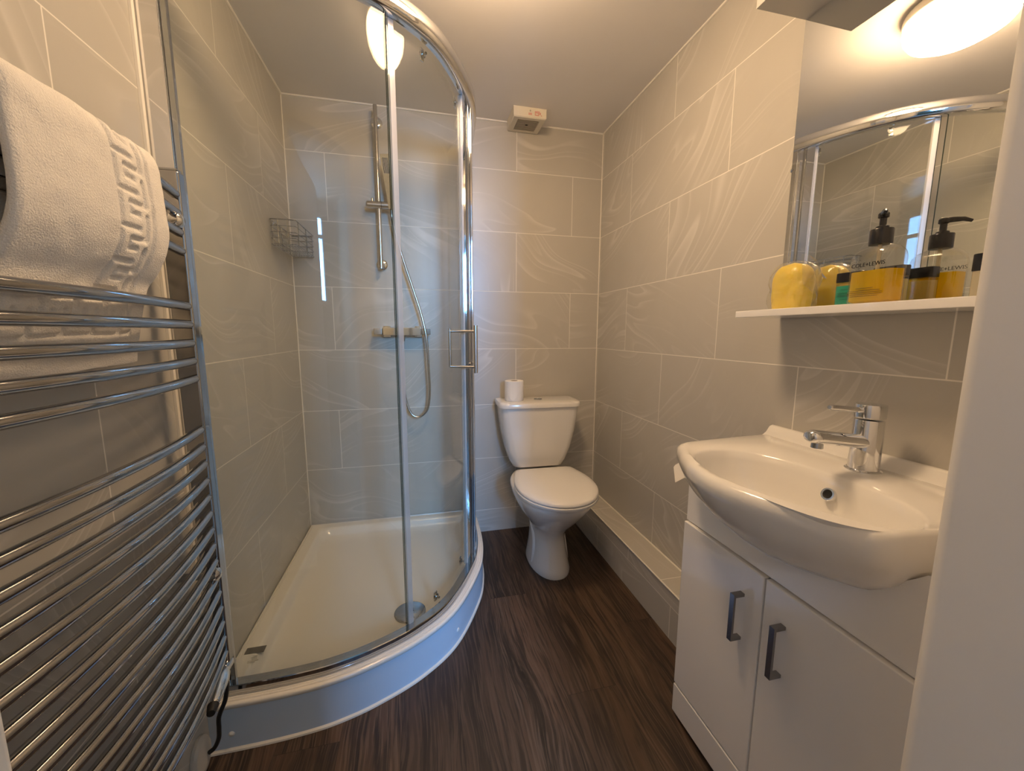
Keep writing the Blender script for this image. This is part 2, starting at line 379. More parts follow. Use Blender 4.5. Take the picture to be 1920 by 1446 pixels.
# ------------------------------------------------------------------ shower tray and enclosure
rail_pts = [(0, -.966, 0), (.12, -.966, 0), (.21, -.962, 0), (.30, -.950, 0), (.405, -.917, 0), (.531, -.852, 0), (.642, -.748, 0), (.742, -.556, 0), (.779, -.42, 0), (.793, -.28, 0), (.795, -.12, 0), (.795, 0, 0)]
RAIL = spline(rail_pts, 12)
def normals(path):
    out = []
    for i, p in enumerate(path):
        a = path[max(i-1, 0)]; b_ = path[min(i+1, len(path)-1)]; t = (b_-a).normalized()
        out.append(Vector((t.y, -t.x, 0)))     # points out of the shower
    return out
RN = normals(RAIL)
def sub(x0=None, i0=0, i1=None): return list(range(i0, (len(RAIL) if i1 is None else i1)))
def idx_at(px, py): return min(range(len(RAIL)), key=lambda i: (RAIL[i].x-px)**2+(RAIL[i].y-py)**2)
def sweep(mb, ids, prof, cap=True):
    """prof: closed list of (offset outward, z)"""
    return mb.loft([[Vector((RAIL[i].x+RN[i].x*o, RAIL[i].y+RN[i].y*o, z)) for o, z in prof] for i in ids], cap, cap)
def rprof(o0, o1, z0, z1, b=.003):
    return [(o0+b, z0), (o1-b, z0), (o1, z0+b), (o1, z1-b), (o1-b, z1), (o0+b, z1), (o0, z1-b), (o0, z0+b)]
TZ = .143
tray = thing('shower_tray', (.35, -.45, 0), 'cream white quadrant shower tray with a curved bluish-white riser on the floor', 'shower tray')
def tray_loop(off, z):
    """off>0 grows outwards on the curved side only; off<0 insets every side"""
    pts = []
    w = max(0, -off)
    for i in range(0, len(RAIL), 2):
        p = RAIL[i]; n = RN[i]
        q = Vector((p.x+n.x*(.042+off), p.y+n.y*(.042+off), z))
        q.x = max(q.x, w*.85+.0015); q.y = min(q.y, -w*.85-.0015)
        pts.append(q)
    pts[0].x = w*.85+.0015; pts[-1].y = -w*.85-.0015
    c0 = w*.85+.0015
    r = .0 if off > -.06 else .05
    if r:
        for k in range(7):
            t = k/6*PI/2; pts.append(Vector((c0+r-r*math.sin(t), -c0-r+r*math.cos(t), z)))
    else:
        for k in range(7): pts.append(Vector((c0+.0002*(6-k), -c0-.0002*k, z)))
    return pts
mb = MB()
mb.loft([tray_loop(-.16, .090), tray_loop(-.05, .092), tray_loop(-.012, .128), tray_loop(-.001, .127), tray_loop(.0005, .1285), tray_loop(.0005, .1375), tray_loop(-.0015, .1405), tray_loop(-.005, TZ-.001), tray_loop(-.0075, TZ-.0005), tray_loop(-.0085, TZ-.003), tray_loop(-.0105, TZ-.003), tray_loop(-.0115, TZ-.0005), tray_loop(-.016, TZ), tray_loop(-.017, TZ-.002), tray_loop(-.0185, TZ-.002), tray_loop(-.0195, TZ),
         tray_loop(-.058, TZ), tray_loop(-.066, TZ-.002), tray_loop(-.075, TZ-.012), tray_loop(-.085, TZ-.030), tray_loop(-.098, TZ-.036), tray_loop(-.16, TZ-.039)], cap0=True, cap1=True)
mb.build('basin_floor', ACRYL, tray, ang=50)
ids = [i for i in range(len(RAIL))]
mb = MB(); sweep(mb, ids, [(.034, .004), (.0395, .004), (.0395, .1275), (.034, .1275)])
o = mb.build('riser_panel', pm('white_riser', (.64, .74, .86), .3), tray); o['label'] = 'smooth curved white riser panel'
mb = MB(); sweep(mb, ids, [(.034, .001), (.0455, .001), (.0445, .006), (.0395, .010)]); mb.build('sealant_bead', SEAL, tray)
for px, py in ((.055, -.966), (.642, -.748)):
    i = idx_at(px, py); p = RAIL[i]+RN[i]*.0395; p.z = .052
    MB().lathe([(.0075, -.001), (.007, .002), (.004, .004), (.0001, .0045)], p, RN[i], 14).build('screw_cap', PLAST, tray)
dr = thing('shower_drain', (.507, -.712, TZ-.039), 'round chrome drain cover lying in the shower tray', 'drain')
MB().lathe([(.046, -.001), (.056, 0), (.056, .003), (.05, .0055), (.02, .0075), (.0001, .008)], (.507, -.712, TZ-.0385), seg=40).build('cover', CHROME_D, dr)
mb = MB()
for dx, dy in ((-.006, .012), (.005, .010), (-.006, .0), (.006, -.001), (.0, -.012)): mb.box((.512+dx-.002, -.712+dy-.0025, TZ-.0345), (.512+dx+.002, -.712+dy+.0025, TZ-.0303))
mb.build('hole', DARK, dr)
st = MB(); st.box((.022, -.838, TZ-.0006), (.076, -.812, TZ+.0004), mat=None); st.build('sticker', STICK, tray)
mb = MB()
for k in range(5): mb.box((.052-random.random()*.01, -.850-.006*k, TZ-.0004), (.062+random.random()*.012, -.8485-.006*k, TZ+.0004))
mb.build('printed_mark', GREYINK, tray)

enc = thing('shower_enclosure', (.4, -.45, TZ), 'curved glass shower enclosure with chrome rails on the white tray', 'shower enclosure')
ZT0, ZT1 = 1.945, 1.998
mb = MB(); sweep(mb, ids, rprof(-.018, .026, ZT0, ZT1, .008)); mb.build('top_rail', CHROME, enc, ang=60)
mb = MB(); sweep(mb, ids, rprof(-.012, .018, TZ, TZ+.030, .002)); mb.build('bottom_rail', CHROME_D, enc, ang=25)
# wall profile on the left wall and one on the back wall
MB().box((.0005, -.979, TZ), (.046, -.953, ZT0), .003).build('wall_profile', CHROME, enc)
MB().box((.046, -.972, TZ+.02), (.058, -.960, ZT0), .002).build('wall_profile', CHROME_D, enc)
MB().box((.783, -.036, TZ), (.809, -.0005, ZT0), .003).build('wall_profile', CHROME, enc)
iF = idx_at(.505, -.87)           # end of the fixed left pane
iD1 = idx_at(.745, -.55)          # leading edge of the door
iP = idx_at(.765, -.49)
def pane(name, i0, i1, off, z0, z1, t=.003):
    mb = MB(); ids_ = list(range(i0, i1+1)); a = [(off-t, z0), (off+t, z0), (off+t, z1), (off-t, z1)]
    loops = [[Vector((RAIL[i].x+RN[i].x*o, RAIL[i].y+RN[i].y*o, z)) for o, z in a] for i in ids_]
    mb.loft(loops, False, False); mb.mi = 1; n = len(mb.v)
    mb.f.append((3, 2, 1, 0)); mb.m.append(1); mb.f.append((n-4, n-3, n-2, n-1)); mb.m.append(1)
    return mb.build(name, [GLASS, GEDGE], enc)
pane('glass_pane', 4, iF, .004, TZ+.025, ZT0+.01)
door = pane('sliding_door', iF+1, iD1, -.012, TZ+.022, ZT0+.006)
pane('glass_pane', iP, len(RAIL)-2, .004, TZ+.025, ZT0+.01)
def vstrip(name, i, o0, o1, half, mat, z0, z1, par, b=.002):
    p = RAIL[i]; n = RN[i]; t = Vector((-n.y, n.x, 0))
    M = Matrix(((t.x, n.x, 0, p.x), (t.y, n.y, 0, p.y), (0, 0, 1, 0), (0, 0, 0, 1)))
    return MB().box((-half, o0, z0), (half, o1, z1), b, mat=M).build(name, mat, par)
vstrip('door_seal', iF+2, -.020, -.006, .0085, SEALCLR, TZ+.022, ZT0, door)
vstrip('door_seal', iD1, -.020, -.004, .005, SEALCLR, TZ+.022, ZT0, door)
vstrip('upright_post', iP, -.010, .014, .012, CHROME, TZ+.02, ZT0+.005, enc, .004)
vstrip('upright_post', iP-3, -.006, .008, .006, CHROME_D, TZ+.02, ZT0+.005, enc, .003)
# rollers at top and guides at the bottom of the door
for px, py, z in ((.62, -.771, 1.933), (.741, -.559, 1.925), (.62, -.771, .182), (.735, -.575, .185)):
    i = idx_at(px, py); p = RAIL[i]-RN[i]*.017; p.z = z
    ax = RN[i]; rl = MB().lathe([(.004, -.018), (.010, -.018), (.010, -.011), (.004, -.010), (.004, .0)], p, ax, 16).build('roller', CHROME_D, door)
    t = Vector((-ax.y, ax.x, 0)); M = Matrix(((t.x, ax.x, 0, p.x), (t.y, ax.y, 0, p.y), (0, 0, 1, p.z), (0, 0, 0, 1)))
    MB().box((-.008, -.019, -.018), (.008, -.014, .018), .002, mat=M).build('roller_cover', CHROME, rl)
# pull handle, outside bar and inside bar on two through-posts
i = idx_at(.728, -.59); p = RAIL[i].copy(); n = RN[i]
hb = None
for nm, o_, r_, za, zb in (('outside', .046, .0075, .965, 1.142), ('inside', -.055, .005, .985, 1.13)):
    q = p+n*o_
    hh = MB().tube([(q.x, q.y, za), (q.x, q.y, zb)], r_, 16).build('door_handle', BRUSH, door)
    if hb is None: hb = hh
for z in (.987, 1.12):
    a = p+n*.046; b_ = p-n*.055
    MB().tube([(a.x, a.y, z), (b_.x, b_.y, z)], .005, 14).build('handle_post', BRUSH, hb)

# ------------------------------------------------------------------ shower fittings on the back wall
rr = thing('shower_rail', (.40, 0, 1.42), 'upright chrome shower slider rail on the tiled back wall', 'shower rail')
MB().tube([(.40, -.058, 1.415), (.40, -.058, 2.128)], .0095, 20).build('rail_bar', BRUSH, rr)
for z in (2.078, 1.440):
    MB().lathe([(.026, .0), (.026, .008), (.023, .011), (.012, .013), (.011, .05)], (.40, -.0005, z), (0, -1, 0), 28).build('wall_bracket', CHROME, rr)
sl = MB(); sl.tube([(.345, -.062, 1.700), (.350, -.062, 1.700), (.456, -.062, 1.700), (.461, -.062, 1.700)], [.012, .0165, .0165, .012], 24)
slo = sl.build('slider_block', BRUSH, rr)
MB().tube([(.372, -.062, 1.712), (.372, -.062, 1.728)], .0055, 14).build('slider_knob', CHROME_D, slo)
MB().tube([(.412, -.062, 1.700), (.4135, -.062, 1.700)], .0169, 24).build('joint_ring', DARK, slo)
hs = thing('hand_shower', (.452, -.09, 1.70), 'flat stick-shaped chrome hand shower held beside the slider rail', 'hand shower')
def hsb(w, d, l0, l1, w2=None, doff=0):
    w2 = w2 or w; ax = Vector((-.10, -.22, 1)).normalized(); sx = Vector((1, -.05, .1)).normalized(); sx = (sx-ax*sx.dot(ax)).normalized(); sy = ax.cross(sx)
    o_ = Vector((.457, -.078, 1.700)); mb = MB()
    mb.loft([[o_+ax*l+sx*(cx*ww)+sy*(cy*d+doff) for cx, cy in ((-1, -1), (1, -1), (1, 1), (-1, 1))] for l, ww in ((l0, w), (l1, w2))]); return mb
hsb(.013, .009, -.018, .205, .019).build('handset', CHROME_D, hs)
mb = MB()
for k in range(5):
    hh = hsb(.0011, .0004, .128, .190, doff=-.0095)
    for v in hh.v: pass
    mb.add([Vector(v)+Vector((-.010+.005*k, 0, 0)) for v in hh.v], hh.f)
mb.build('spray_nozzle', DARK, hs)
hose_pts = [(.455, -.085, 1.678), (.462, -.082, 1.62), (.495, -.078, 1.48), (.54, -.08, 1.33), (.578, -.085, 1.20), (.600, -.088, 1.08), (.607, -.085, .92), (.609, -.08, .82), (.598, -.075, .738), (.572, -.072, .702), (.545, -.07, .692), (.515, -.068, .712), (.492, -.064, .78), (.483, -.06, .90), (.484, -.058, 1.0), (.488, -.055, 1.068)]
hose = spline(hose_pts, 14)
mb = MB(); mb.tube(hose, [.0062 if k % 2 else .0054 for k in range(len(hose))], 10)
hb2 = mb.build('shower_hose', BRUSH, None, ang=80); tag(hb2, 'looped ribbed metal hose between hand shower and mixer bar', 'hose')
vl = thing('shower_mixer', (.487, 0, 1.118), 'square chrome thermostatic shower mixer bar on back wall', 'shower mixer')
MB().box((.395, -.078, 1.1), (.575, -.036, 1.138), .003).build('mixer_body', CHROME, vl)
MB().box((.354, -.0775, 1.104), (.392, -.0365, 1.134), .002).build('control_knob', BRUSH, vl)
MB().box((.578, -.0775, 1.104), (.620, -.0365, 1.134), .002).build('control_knob', CHROME_D, vl)
for x in (.412, .562):
    MB().box((x-.018, -.037, 1.092), (x+.018, -.0005, 1.146), .003).build('wall_elbow', CHROME, vl)
MB().lathe([(.010, 0), (.010, .02), (.008, .03)], (.488, -.057, 1.101), (0, 0, -1), 16).build('hose_outlet', CHROME_D, vl)

# wire basket in the corner
bk = thing('wire_basket', (.05, -.14, 1.46), 'chrome wire soap basket fixed in the tiled shower corner', 'basket')
bx0, bx1, by0, by1, bz0, bz1 = .006, .100, -.282, -.006, 1.462, 1.556
mb = MB()
def rect(z, r, x0=bx0, x1=bx1, y0=by0, y1=by1):
    c = .012; pts = []
    for cx, cy, a0 in ((x1-c, y1-c, 0), (x0+c, y1-c, 90), (x0+c, y0+c, 180), (x1-c, y0+c, 270)):
        for k in range(4): a = math.radians(a0+k*30); pts.append((cx+c*math.cos(a), cy+c*math.sin(a), z))
    mb.tube(pts, r, 6, closed=True)
rect(bz1, .0024)
mb.build('rim', CHROME_D, bk); mb = MB()
for z in (bz0, 1.485, 1.508, 1.532): rect(z, .0015)
for x in [bx0+.0105*k for k in range(1, 9)]: mb.tube([(x, by0, bz0), (x, by1, bz0)], .0014, 6)
for x in (.035, .07):
    mb.tube([(x, by0, bz1), (x, by0, bz0)], .0015, 6); mb.tube([(x, by1, bz1), (x, by1, bz0)], .0015, 6)
for y in (-.25, -.14, -.04):
    mb.tube([(bx1, y, bz1), (bx1, y, bz0), (bx0, y, bz0), (bx0, y, bz1)], .0016, 6)
mb.build('wire_grid', CHROME_D, bk)
for y in (-.235, -.06):
    MB().lathe([(.010, 0), (.010, .003), (.005, .007)], (.0005, y, 1.553), (1, 0, 0), 14).build('wall_fixing', CHROME, bk)

# ------------------------------------------------------------------ extractor fan
fan = thing('extractor_fan', (1.101, -.073, H), 'small square cream extractor fan at the ceiling above the toilet', 'extractor fan')
fx0, fx1, fy0, fy1, fz = 1.022, 1.180, -.146, -.003, 2.114
def rect4(x0, x1, y0, y1, z): return [(x0, y0, z), (x1, y0, z), (x1, y1, z), (x0, y1, z)]
mb = MB(); mb.loft([rect4(fx0-.002, fx1+.002, fy0-.002, fy1, H), rect4(fx0, fx1, fy0, fy1, H-.006), rect4(fx0, fx1, fy0, fy1, fz+.004), rect4(fx0+.004, fx1-.004, fy0+.004, fy1-.002, fz), rect4(fx0+.026, fx1-.026, fy0+.024, fy1-.020, fz), rect4(fx0+.029, fx1-.029, fy0+.027, fy1-.023, fz+.010)])
mb.build('housing', FANPL, fan, ang=25)
mb = MB()
for k in range(9):
    y = fy0+.032+k*.0105; mb.box((fx0+.029, y, fz+.001), (fx1-.029, y+.006, fz+.009))
mb.build('grille', FANGR, fan, smooth=False)
MB().box((1.095, -.082, fz-.001), (1.107, -.074, fz+.008), .001).build('grille_boss', DARK, fan)
MB().lathe([(.0035, 0), (.0035, .004)], (1.101, fy0+.001, H-.014), (0, -1, 0), 12).build('screw', FANGR, fan)
mb = MB()
for r_ in range(2):
    for k in range(4): mb.box((1.093+k*.0042, fy0-.0006, H-.026-r_*.005), (1.0962+k*.0042, fy0+.0006, H-.0235-r_*.005))
for r_ in range(4):
    for k in range(6 if r_ < 3 else 7):
        if random.random() < .85: mb.box((1.124+k*.005, fy0-.0006, H-.016-r_*.0052), (1.1278+k*.005, fy0+.0006, H-.0132-r_*.0052))
mb.build('printed_notice', REDINK, fan, smooth=False)

# ------------------------------------------------------------------ ceiling lamp
lamp = thing('ceiling_lamp', (.80, -1.045, H), 'lit round white dome ceiling lamp seen in the mirror', 'ceiling lamp')
MB().lathe([(.118, 0), (.134, .006), (.137, .016), (.137, .030), (.134, .033), (.130, .031)], (.80, -1.045, H), (0, 0, -1), 48).build('lamp_base', pm('lamp_base_grey', (.55, .52, .45), .4), lamp)
MB().lathe([(.126, .028), (.133, .036), (.134, .050), (.130, .070), (.117, .090), (.088, .106), (.045, .114), (.0001, .116)], (.80, -1.045, H), (0, 0, -1), 48).build('diffuser', DOMEM, lamp)

# ------------------------------------------------------------------ towel radiator
UY, UY2 = -1.033, -1.630
RADC = pm('radiator_chrome', (.46, .46, .47), .08, 1)
rad = thing('towel_radiator', (.06, -1.33, .25), 'tall chrome ladder towel radiator with curved bars on the left wall', 'towel radiator')
for y in (UY, UY2):
    mb = MB(); mb.box((.041, y-.0125, .292), (.083, y+.0125, 1.454), .005, 3)
    u_ = mb.build('upright', RADC, rad)
    MB().box((.044, y-.0095, 1.4535), (.080, y+.0095, 1.459), .0025).build('end_cap', CHROME_D, u_)
BARZ = [1.406, 1.367, 1.328, 1.289, 1.172, 1.132, 1.091, 1.051, 1.011] + [.893-.0407*k for k in range(15)]
def barx(y): t = (y-(UY+UY2)/2)/((UY-UY2)/2); return .070+.032*(1-t*t)
bar_me = None
for z in BARZ:
    mb = MB(); mb.tube([(barx(y), y, 0) for y in [UY-.008-(UY-UY2-.016)*k/28 for k in range(29)]], .0096, 18)
    if bar_me is None:
        o = mb.build('bar', RADC, rad); bar_me = o
    else:
        o = bar_me.copy(); C.objects.link(o); o.parent = rad
    o.location = (0, 0, z)
for y in (-1.065, -1.60):
    for z in (1.3475, .546):
        bk2 = MB().tube([(.0008, y, z), (.055, y, z), (barx(y)+.004, y, z)], [.009, .009, .009], 16).build('wall_bracket', CHROME_D, rad)
        MB().lathe([(.0001, .022), (.008, .021), (.0145, .016), (.0155, .006), (.014, 0), (.0001, -.001)], (barx(y)-.004, y, z), (1, 0, 0), 20, cap=False).build('bracket_cap', CHROME, bk2)
# heating element head hanging under the right upright
MB().tube([(.064, UY, .294), (.064, UY, .270)], .011, 16).build('pipe_stub', CHROME_D, rad)
MB().tube([(.064, UY+.014, .276), (.066, UY-.018, .279)], .0165, 18).build('valve_body', CHROME, rad)
el = MB().tube([(.068, -1.047, .279), (.071, -1.060, .2795), (.078, -1.085, .281), (.094, -1.150, .284), (.0955, -1.156, .284)], [.012, .0175, .0185, .0125, .010], 20).build('heating_element', CHROME, rad)
MB().tube([(.0952, -1.1555, .284), (.100, -1.176, .284)], [.0115, .008], 16).build('element_knob', CABLE, el)
cab_pts = [(.070, -1.05, .262), (.073, -1.05, .235), (.066, -1.048, .195), (.048, -1.047, .15), (.044, -1.045, .115), (.040, -1.043, .085), (.030, -1.045, .062), (.018, -1.05, .055)]
cb = MB().tube(spline(cab_pts, 6), .0052, 10).build('power_cable', CABLE); tag(cb, 'short black power cable hanging below the towel radiator', 'cable')
cv = thing('cable_cover', (.0, -1.055, .055), 'oval grey-white cable outlet cover low on the left wall', 'outlet cover')
mb = MB(); mb.loft([[Vector((x_, -1.06+r_*.75*math.cos(2*PI*k/28), .06+r_*math.sin(2*PI*k/28))) for k in range(28)] for x_, r_ in ((.0006, .050), (.008, .050), (.014, .044), (.016, .03), (.017, .001))])
mb.build('cover_plate', pm('grey_cover', (.55, .53, .49), .5), cv)

# ------------------------------------------------------------------ bath mat over the radiator
def mat_curve(s):
    """centre line of the folded mat: s in 0..1, front bottom -> over the top bar -> back"""
    return None
XB = .122
front = spline([(.058, 0, 1.064), (.064, 0, 1.11), (.071, 0, 1.15), (.082, 0, 1.195), (.106, 0, 1.235), (.119, 0, 1.275), (.121, 0, 1.32), (.120, 0, 1.37), (.119, 0, 1.402), (.110, 0, 1.423), (.096, 0, 1.422), (.085, 0, 1.39), (.081, 0, 1.33), (.076, 0, 1.27), (.062, 0, 1.22), (.050, 0, 1.17), (.045, 0, 1.12), (.043, 0, 1.085)], 30)
acc = [0]
for a, b_ in zip(front, front[1:]): acc.append(acc[-1]+(b_-a).length)
def pt_at(d):
    for k in range(len(acc)-1):
        if acc[k+1] >= d:
            t = (d-acc[k])/(acc[k+1]-acc[k]+1e-9); return front[k].lerp(front[k+1], t), (front[min(k+2, len(front)-1)]-front[max(k-1, 0)]).normalized()
    return front[-1], (front[-1]-front[-2]).normalized()
LEN = acc[-1]; YR, YL = -1.196, -1.466
# grooves of the meander band: unit cell polylines (a across 0..1, b along 0..1)
CELL = [((0, .97), (0, .10)), ((0, .10), (.66, .10)), ((.36, .80), (1.0, .80)), ((.36, .80), (.36, .50)), ((.36, .50), (.66, .50)), ((1.0, .50), (1.0, -.20)), ]
def dseg(p, a, b_):
    ax, ay = a; bx, by = b_; dx, dy = bx-ax, by-ay; L = dx*dx+dy*dy
    t = 0 if L == 0 else max(0, min(1, ((p[0]-ax)*dx+(p[1]-ay)*dy)/L))
    return math.hypot(p[0]-ax-t*dx, p[1]-ay-t*dy)
def groove(d, y):
    """depth 0..1 of woven grooves at drape length d and y"""
    best = 9
    U_ = .054; A_ = .056                       # unit length, band width
    e = YR-y                                   # distance from the right edge
    HB = .055                                  # bottom band start (from the front bottom hem)
    if 0.012 < e < .14 and d > HB+.062:         # upright band along the right edge
        a = 1-(e-.062)/A_; b_ = ((d-HB-.062)/U_) % 1.0
        for q in (b_, b_-1, b_+1):
            for s0, s1 in CELL: best = min(best, dseg((a*A_, q*U_), (s0[0]*A_, s0[1]*U_), (s1[0]*A_, s1[1]*U_)))
        best = min(best, abs(e-.044)) if d < .62 else best
    if HB-.01 < d < HB+.06 and e > .03:        # band along the hem
        a = (d-HB)/A_; b_ = ((e-.052)/U_) % 1.0
        for q in (b_, b_-1, b_+1):
            for s0, s1 in CELL: best = min(best, dseg((a*A_, q*U_), (s0[0]*A_, s0[1]*U_), (s1[0]*A_, s1[1]*U_)))
    return max(0, 1-(best/.0052)**2) if best < .0052 else 0
mb = MB(); ND, NY = 330, 150; TH = .0075
def mat_pt(d, y, side):
    c, t = pt_at(d); n = Vector((-t.z, 0, t.x)); n = -n   # outward
    # ripple and rounded edges, the outer belly fuller to the right
    e = (YR-y)/(YR-YL); belly = math.sin(min(1, max(0, (d-.12)/.28))*PI)
    x = c.x+belly*(.004*(1-2*abs(e-.35)))+.010*math.exp(-((d-.20)/.05)**2)*(1-e)*0
    z = c.z-.006*math.sin(e*3.1)*min(1, max(0, (LEN*.55-d)/.2))*0-(.012*e if d < .12 else 0)+.004*noise.noise(Vector((d*9, y*11, 0)))
    edge = min(1, min(y-YL, YR-y)/.008+.25); edge = math.sqrt(max(.05, edge))
    th = TH*edge
    g_ = groove(d, y) if side > 0 else 0
    r_ = .0016*noise.noise(Vector((d*38, y*38, 3)))
    yy = y+(.010*math.sin(d*9.0-.6)*(1-e) if d < .5 else 0)
    # right edge: narrower where the mat tucks behind the bars
    yy += -(1-e)*.026*math.exp(-((d-.135)/.05)**2)*0
    return Vector((x, yy, z))+n*(side*(th-g_*.0050)+r_)
grid = {}
for side in (1, -1):
    for i in range(ND+1):
        for j in range(NY+1):
            grid[side, i, j] = len(mb.v); mb.v.append(tuple(mat_pt(LEN*i/ND, YL+(YR-YL)*j/NY, side)))
def q4(a, b_, c, d): mb.f.append((a, b_, c, d)); mb.m.append(0)
for i in range(ND):
    for j in range(NY):
        q4(grid[1, i, j], grid[1, i, j+1], grid[1, i+1, j+1], grid[1, i+1, j]); q4(grid[-1, i, j], grid[-1, i+1, j], grid[-1, i+1, j+1], grid[-1, i, j+1])
for i in range(ND):
    for j in (0, NY): q4(grid[1, i, j], grid[1, i+1, j], grid[-1, i+1, j], grid[-1, i, j])
for j in range(NY):
    for i in (0, ND): q4(grid[1, i, j], grid[1, i, j+1], grid[-1, i, j+1], grid[-1, i, j])
bmat = thing('bath_mat', (.12, -1.33, 1.42), 'folded white terry bath mat with meander border draped over the radiator', 'bath mat')
mb.build('terry_cloth', TERRY, bmat, ang=75)
lb = MB().box((.0605, -1.30, 1.058), (.0615, -1.272, 1.083)).build('care_label', PAPER, bmat, smooth=False)
mb = MB()
for k in range(2): mb.box((.0614, -1.294, 1.066+.006*k), (.0617, -1.279, 1.068+.006*k))
mb.build('printed_line', DARK, lb, smooth=False)

# ------------------------------------------------------------------ toilet (built in its own frame: x across, y towards the room is -y)
TO = thing('toilet', (1.163, -.012, 0), 'white close-coupled toilet with lid down against the back wall', 'toilet', rotz=-math.radians(1.5))
def egg(hw, yb, yf, z, n=40, p=2.35):
    cy = yb+(yf-yb)*.48; out = []
    for k in range(n):
        a = 2*PI*k/n; c, s_ = math.cos(a), math.sin(a)
        ex = 2/p if s_ < 0 else 1
        x = hw*math.copysign(abs(c)**(2/p), c) if s_ < 0 else hw*math.copysign(abs(c)**(.92), c)
        y = (cy-yb)*math.copysign(abs(s_)**(2/p), s_) if s_ < 0 else (yf-cy)*abs(s_)
        out.append((x, -(cy+y), z))
    return out
mb = MB()
mb.loft([egg(.098, .16, .498, 0), egg(.098, .16, .500, .012), egg(.093, .165, .492, .03), egg(.083, .17, .468, .09), egg(.077, .17, .455, .15), egg(.080, .16, .462, .195),
         egg(.104, .14, .500, .235), egg(.140, .11, .555, .285), egg(.165, .10, .605, .335), egg(.178, .09, .632, .368), egg(.182, .09, .640, .388), egg(.182, .09, .640, .398), egg(.176, .095, .632, .404), egg(.10, .2, .5, .404)])
pan = mb.build('pan', CERAM, TO, local=True, ang=60)
for s_ in (-1, 1):
    MB().tube(spline([(s_*.066, -.25, .225), (s_*.066, -.30, .19), (s_*.066, -.345, .13), (s_*.072, -.36, .07), (s_*.078, -.36, .02)], 6), .018, 14).build('trapway_fold', CERAM, pan, local=True)
for s_ in (-1, 1):
    MB().lathe([(.007, 0), (.006, .003), (.0001, .004)], (s_*.081, -.39, .03), (s_, -.3, .3), 12).build('bolt_cap', FANGR, pan, local=True)
def dshape(hw_b, hw, yb, yf, z, n=22, rb=.03):
    """flat back, rounded front"""
    pts = []
    half = [(hw_b-rb, yb), (hw_b-rb*.3, yb+rb*.25), (hw_b, yb+rb)]
    ym = yb+(yf-yb)*.46
    for k in range(1, 6): t = k/6; pts_ = (hw_b+(hw-hw_b)*math.sin(t*PI/2), yb+rb+(ym-yb-rb)*t); half.append(pts_)
    for k in range(0, n//2+1): a = k/(n//2)*PI/2; half.append((hw*math.cos(a)**.95 if k < n//2 else 0, ym+(yf-ym)*math.sin(a)))
    full = half+[(-x, y) for x, y in reversed(half[:-1])]
    return [(x, -y, z) for x, y in full]
mb = MB(); mb.loft([dshape(.150, .181, .235, .664, .405), dshape(.152, .184, .233, .668, .410), dshape(.152, .184, .233, .668, .418), dshape(.149, .180, .236, .664, .421)]); mb.build('seat', PLAST, TO, local=True, ang=50)
mb = MB(); mb.loft([dshape(.149, .179, .232, .662, .4225), dshape(.152, .183, .230, .667, .426), dshape(.152, .183, .230, .667, .433), dshape(.148, .178, .234, .661, .439), dshape(.13, .155, .25, .635, .4425), dshape(.07, .08, .33, .5, .4440)]); mb.build('seat_lid', PLAST, TO, local=True, ang=50)
def rrect(hw, y0, y1, z, r=.03, n=5, bow=0):
    pts = []
    for cx, cy, a0 in ((hw-r, y1-r, 0), (-hw+r, y1-r, 90), (-hw+r, y0+r*.4, 180), (hw-r, y0+r*.4, 270)):
        rr_ = r if a0 in (0, 90) else r*.4
        for k in range(n+1):
            a = math.radians(a0+90*k/n); x = (cx if a0 in (0, 90) else math.copysign(hw-rr_, cx))+rr_*math.cos(a); y = cy+rr_*math.sin(a)
            pts.append((x, -(y+(bow*(1-(x/hw)**2) if y > (y0+y1)/2 else 0)), z))
    return pts
mb = MB(); mb.loft([rrect(.120, .02, .150, .418, .04, bow=.004), rrect(.137, .015, .165, .424, .045, bow=.006), rrect(.152, .012, .172, .455, .045, bow=.008), rrect(.172, .010, .182, .52, .042, bow=.008), rrect(.190, .008, .190, .61, .04, bow=.008), rrect(.201, .006, .195, .70, .038, bow=.008), rrect(.203, .006, .196, .738, .036, bow=.008)])
cist = mb.build('cistern', CERAM, TO, local=True, ang=50)
mb = MB(); mb.loft([rrect(.206, .004, .199, .738, .038, bow=.008), rrect(.2125, .002, .206, .742, .042, bow=.008), rrect(.2135, .002, .207, .758, .042, bow=.008), rrect(.210, .004, .203, .765, .042, bow=.008), rrect(.19, .02, .18, .768, .04, bow=.004)])
cl = mb.build('cistern_lid', CERAM, TO, local=True, ang=50)
MB().lathe([(.022, -.002), (.022, .003), (.019, .0045), (.0185, .003), (.0001, .003)], (.005, -.10, .767), seg=28).build('flush_button', CHROME_D, cl, local=True)
# roll of paper on the cistern
tr = thing('toilet_roll', (1.035, -.115, .768), 'white toilet roll standing on the left end of the cistern lid', 'toilet roll')
mb = MB(); mb.lathe([(.018, .0), (.047, .0), (.0485, .002), (.0485, .100), (.047, .102), (.019, .102), (.018, .100), (.018, .0)], (1.035, -.115, .7685), seg=48, cap=False); mb.build('paper_roll', PAPER, tr, ang=40)
MB().lathe([(.0185, .001), (.0185, .1015), (.0165, .1015), (.0165, .001)], (1.035, -.115, .7685), seg=32, cap=False).build('core_tube', pm('card', (.32, .25, .17), .9), tr)
mb = MB(); pts = []
for k in range(9):
    a = math.radians(205+k*11); pts.append((a, .0492+.0012*(k/8)))
lo_l = [Vector((1.035+r_*math.cos(a), -.115+r_*math.sin(a), .7685+.004+.085*max(0, (1-k/8))**1.0*.0)) for k, (a, r_) in enumerate(pts)]
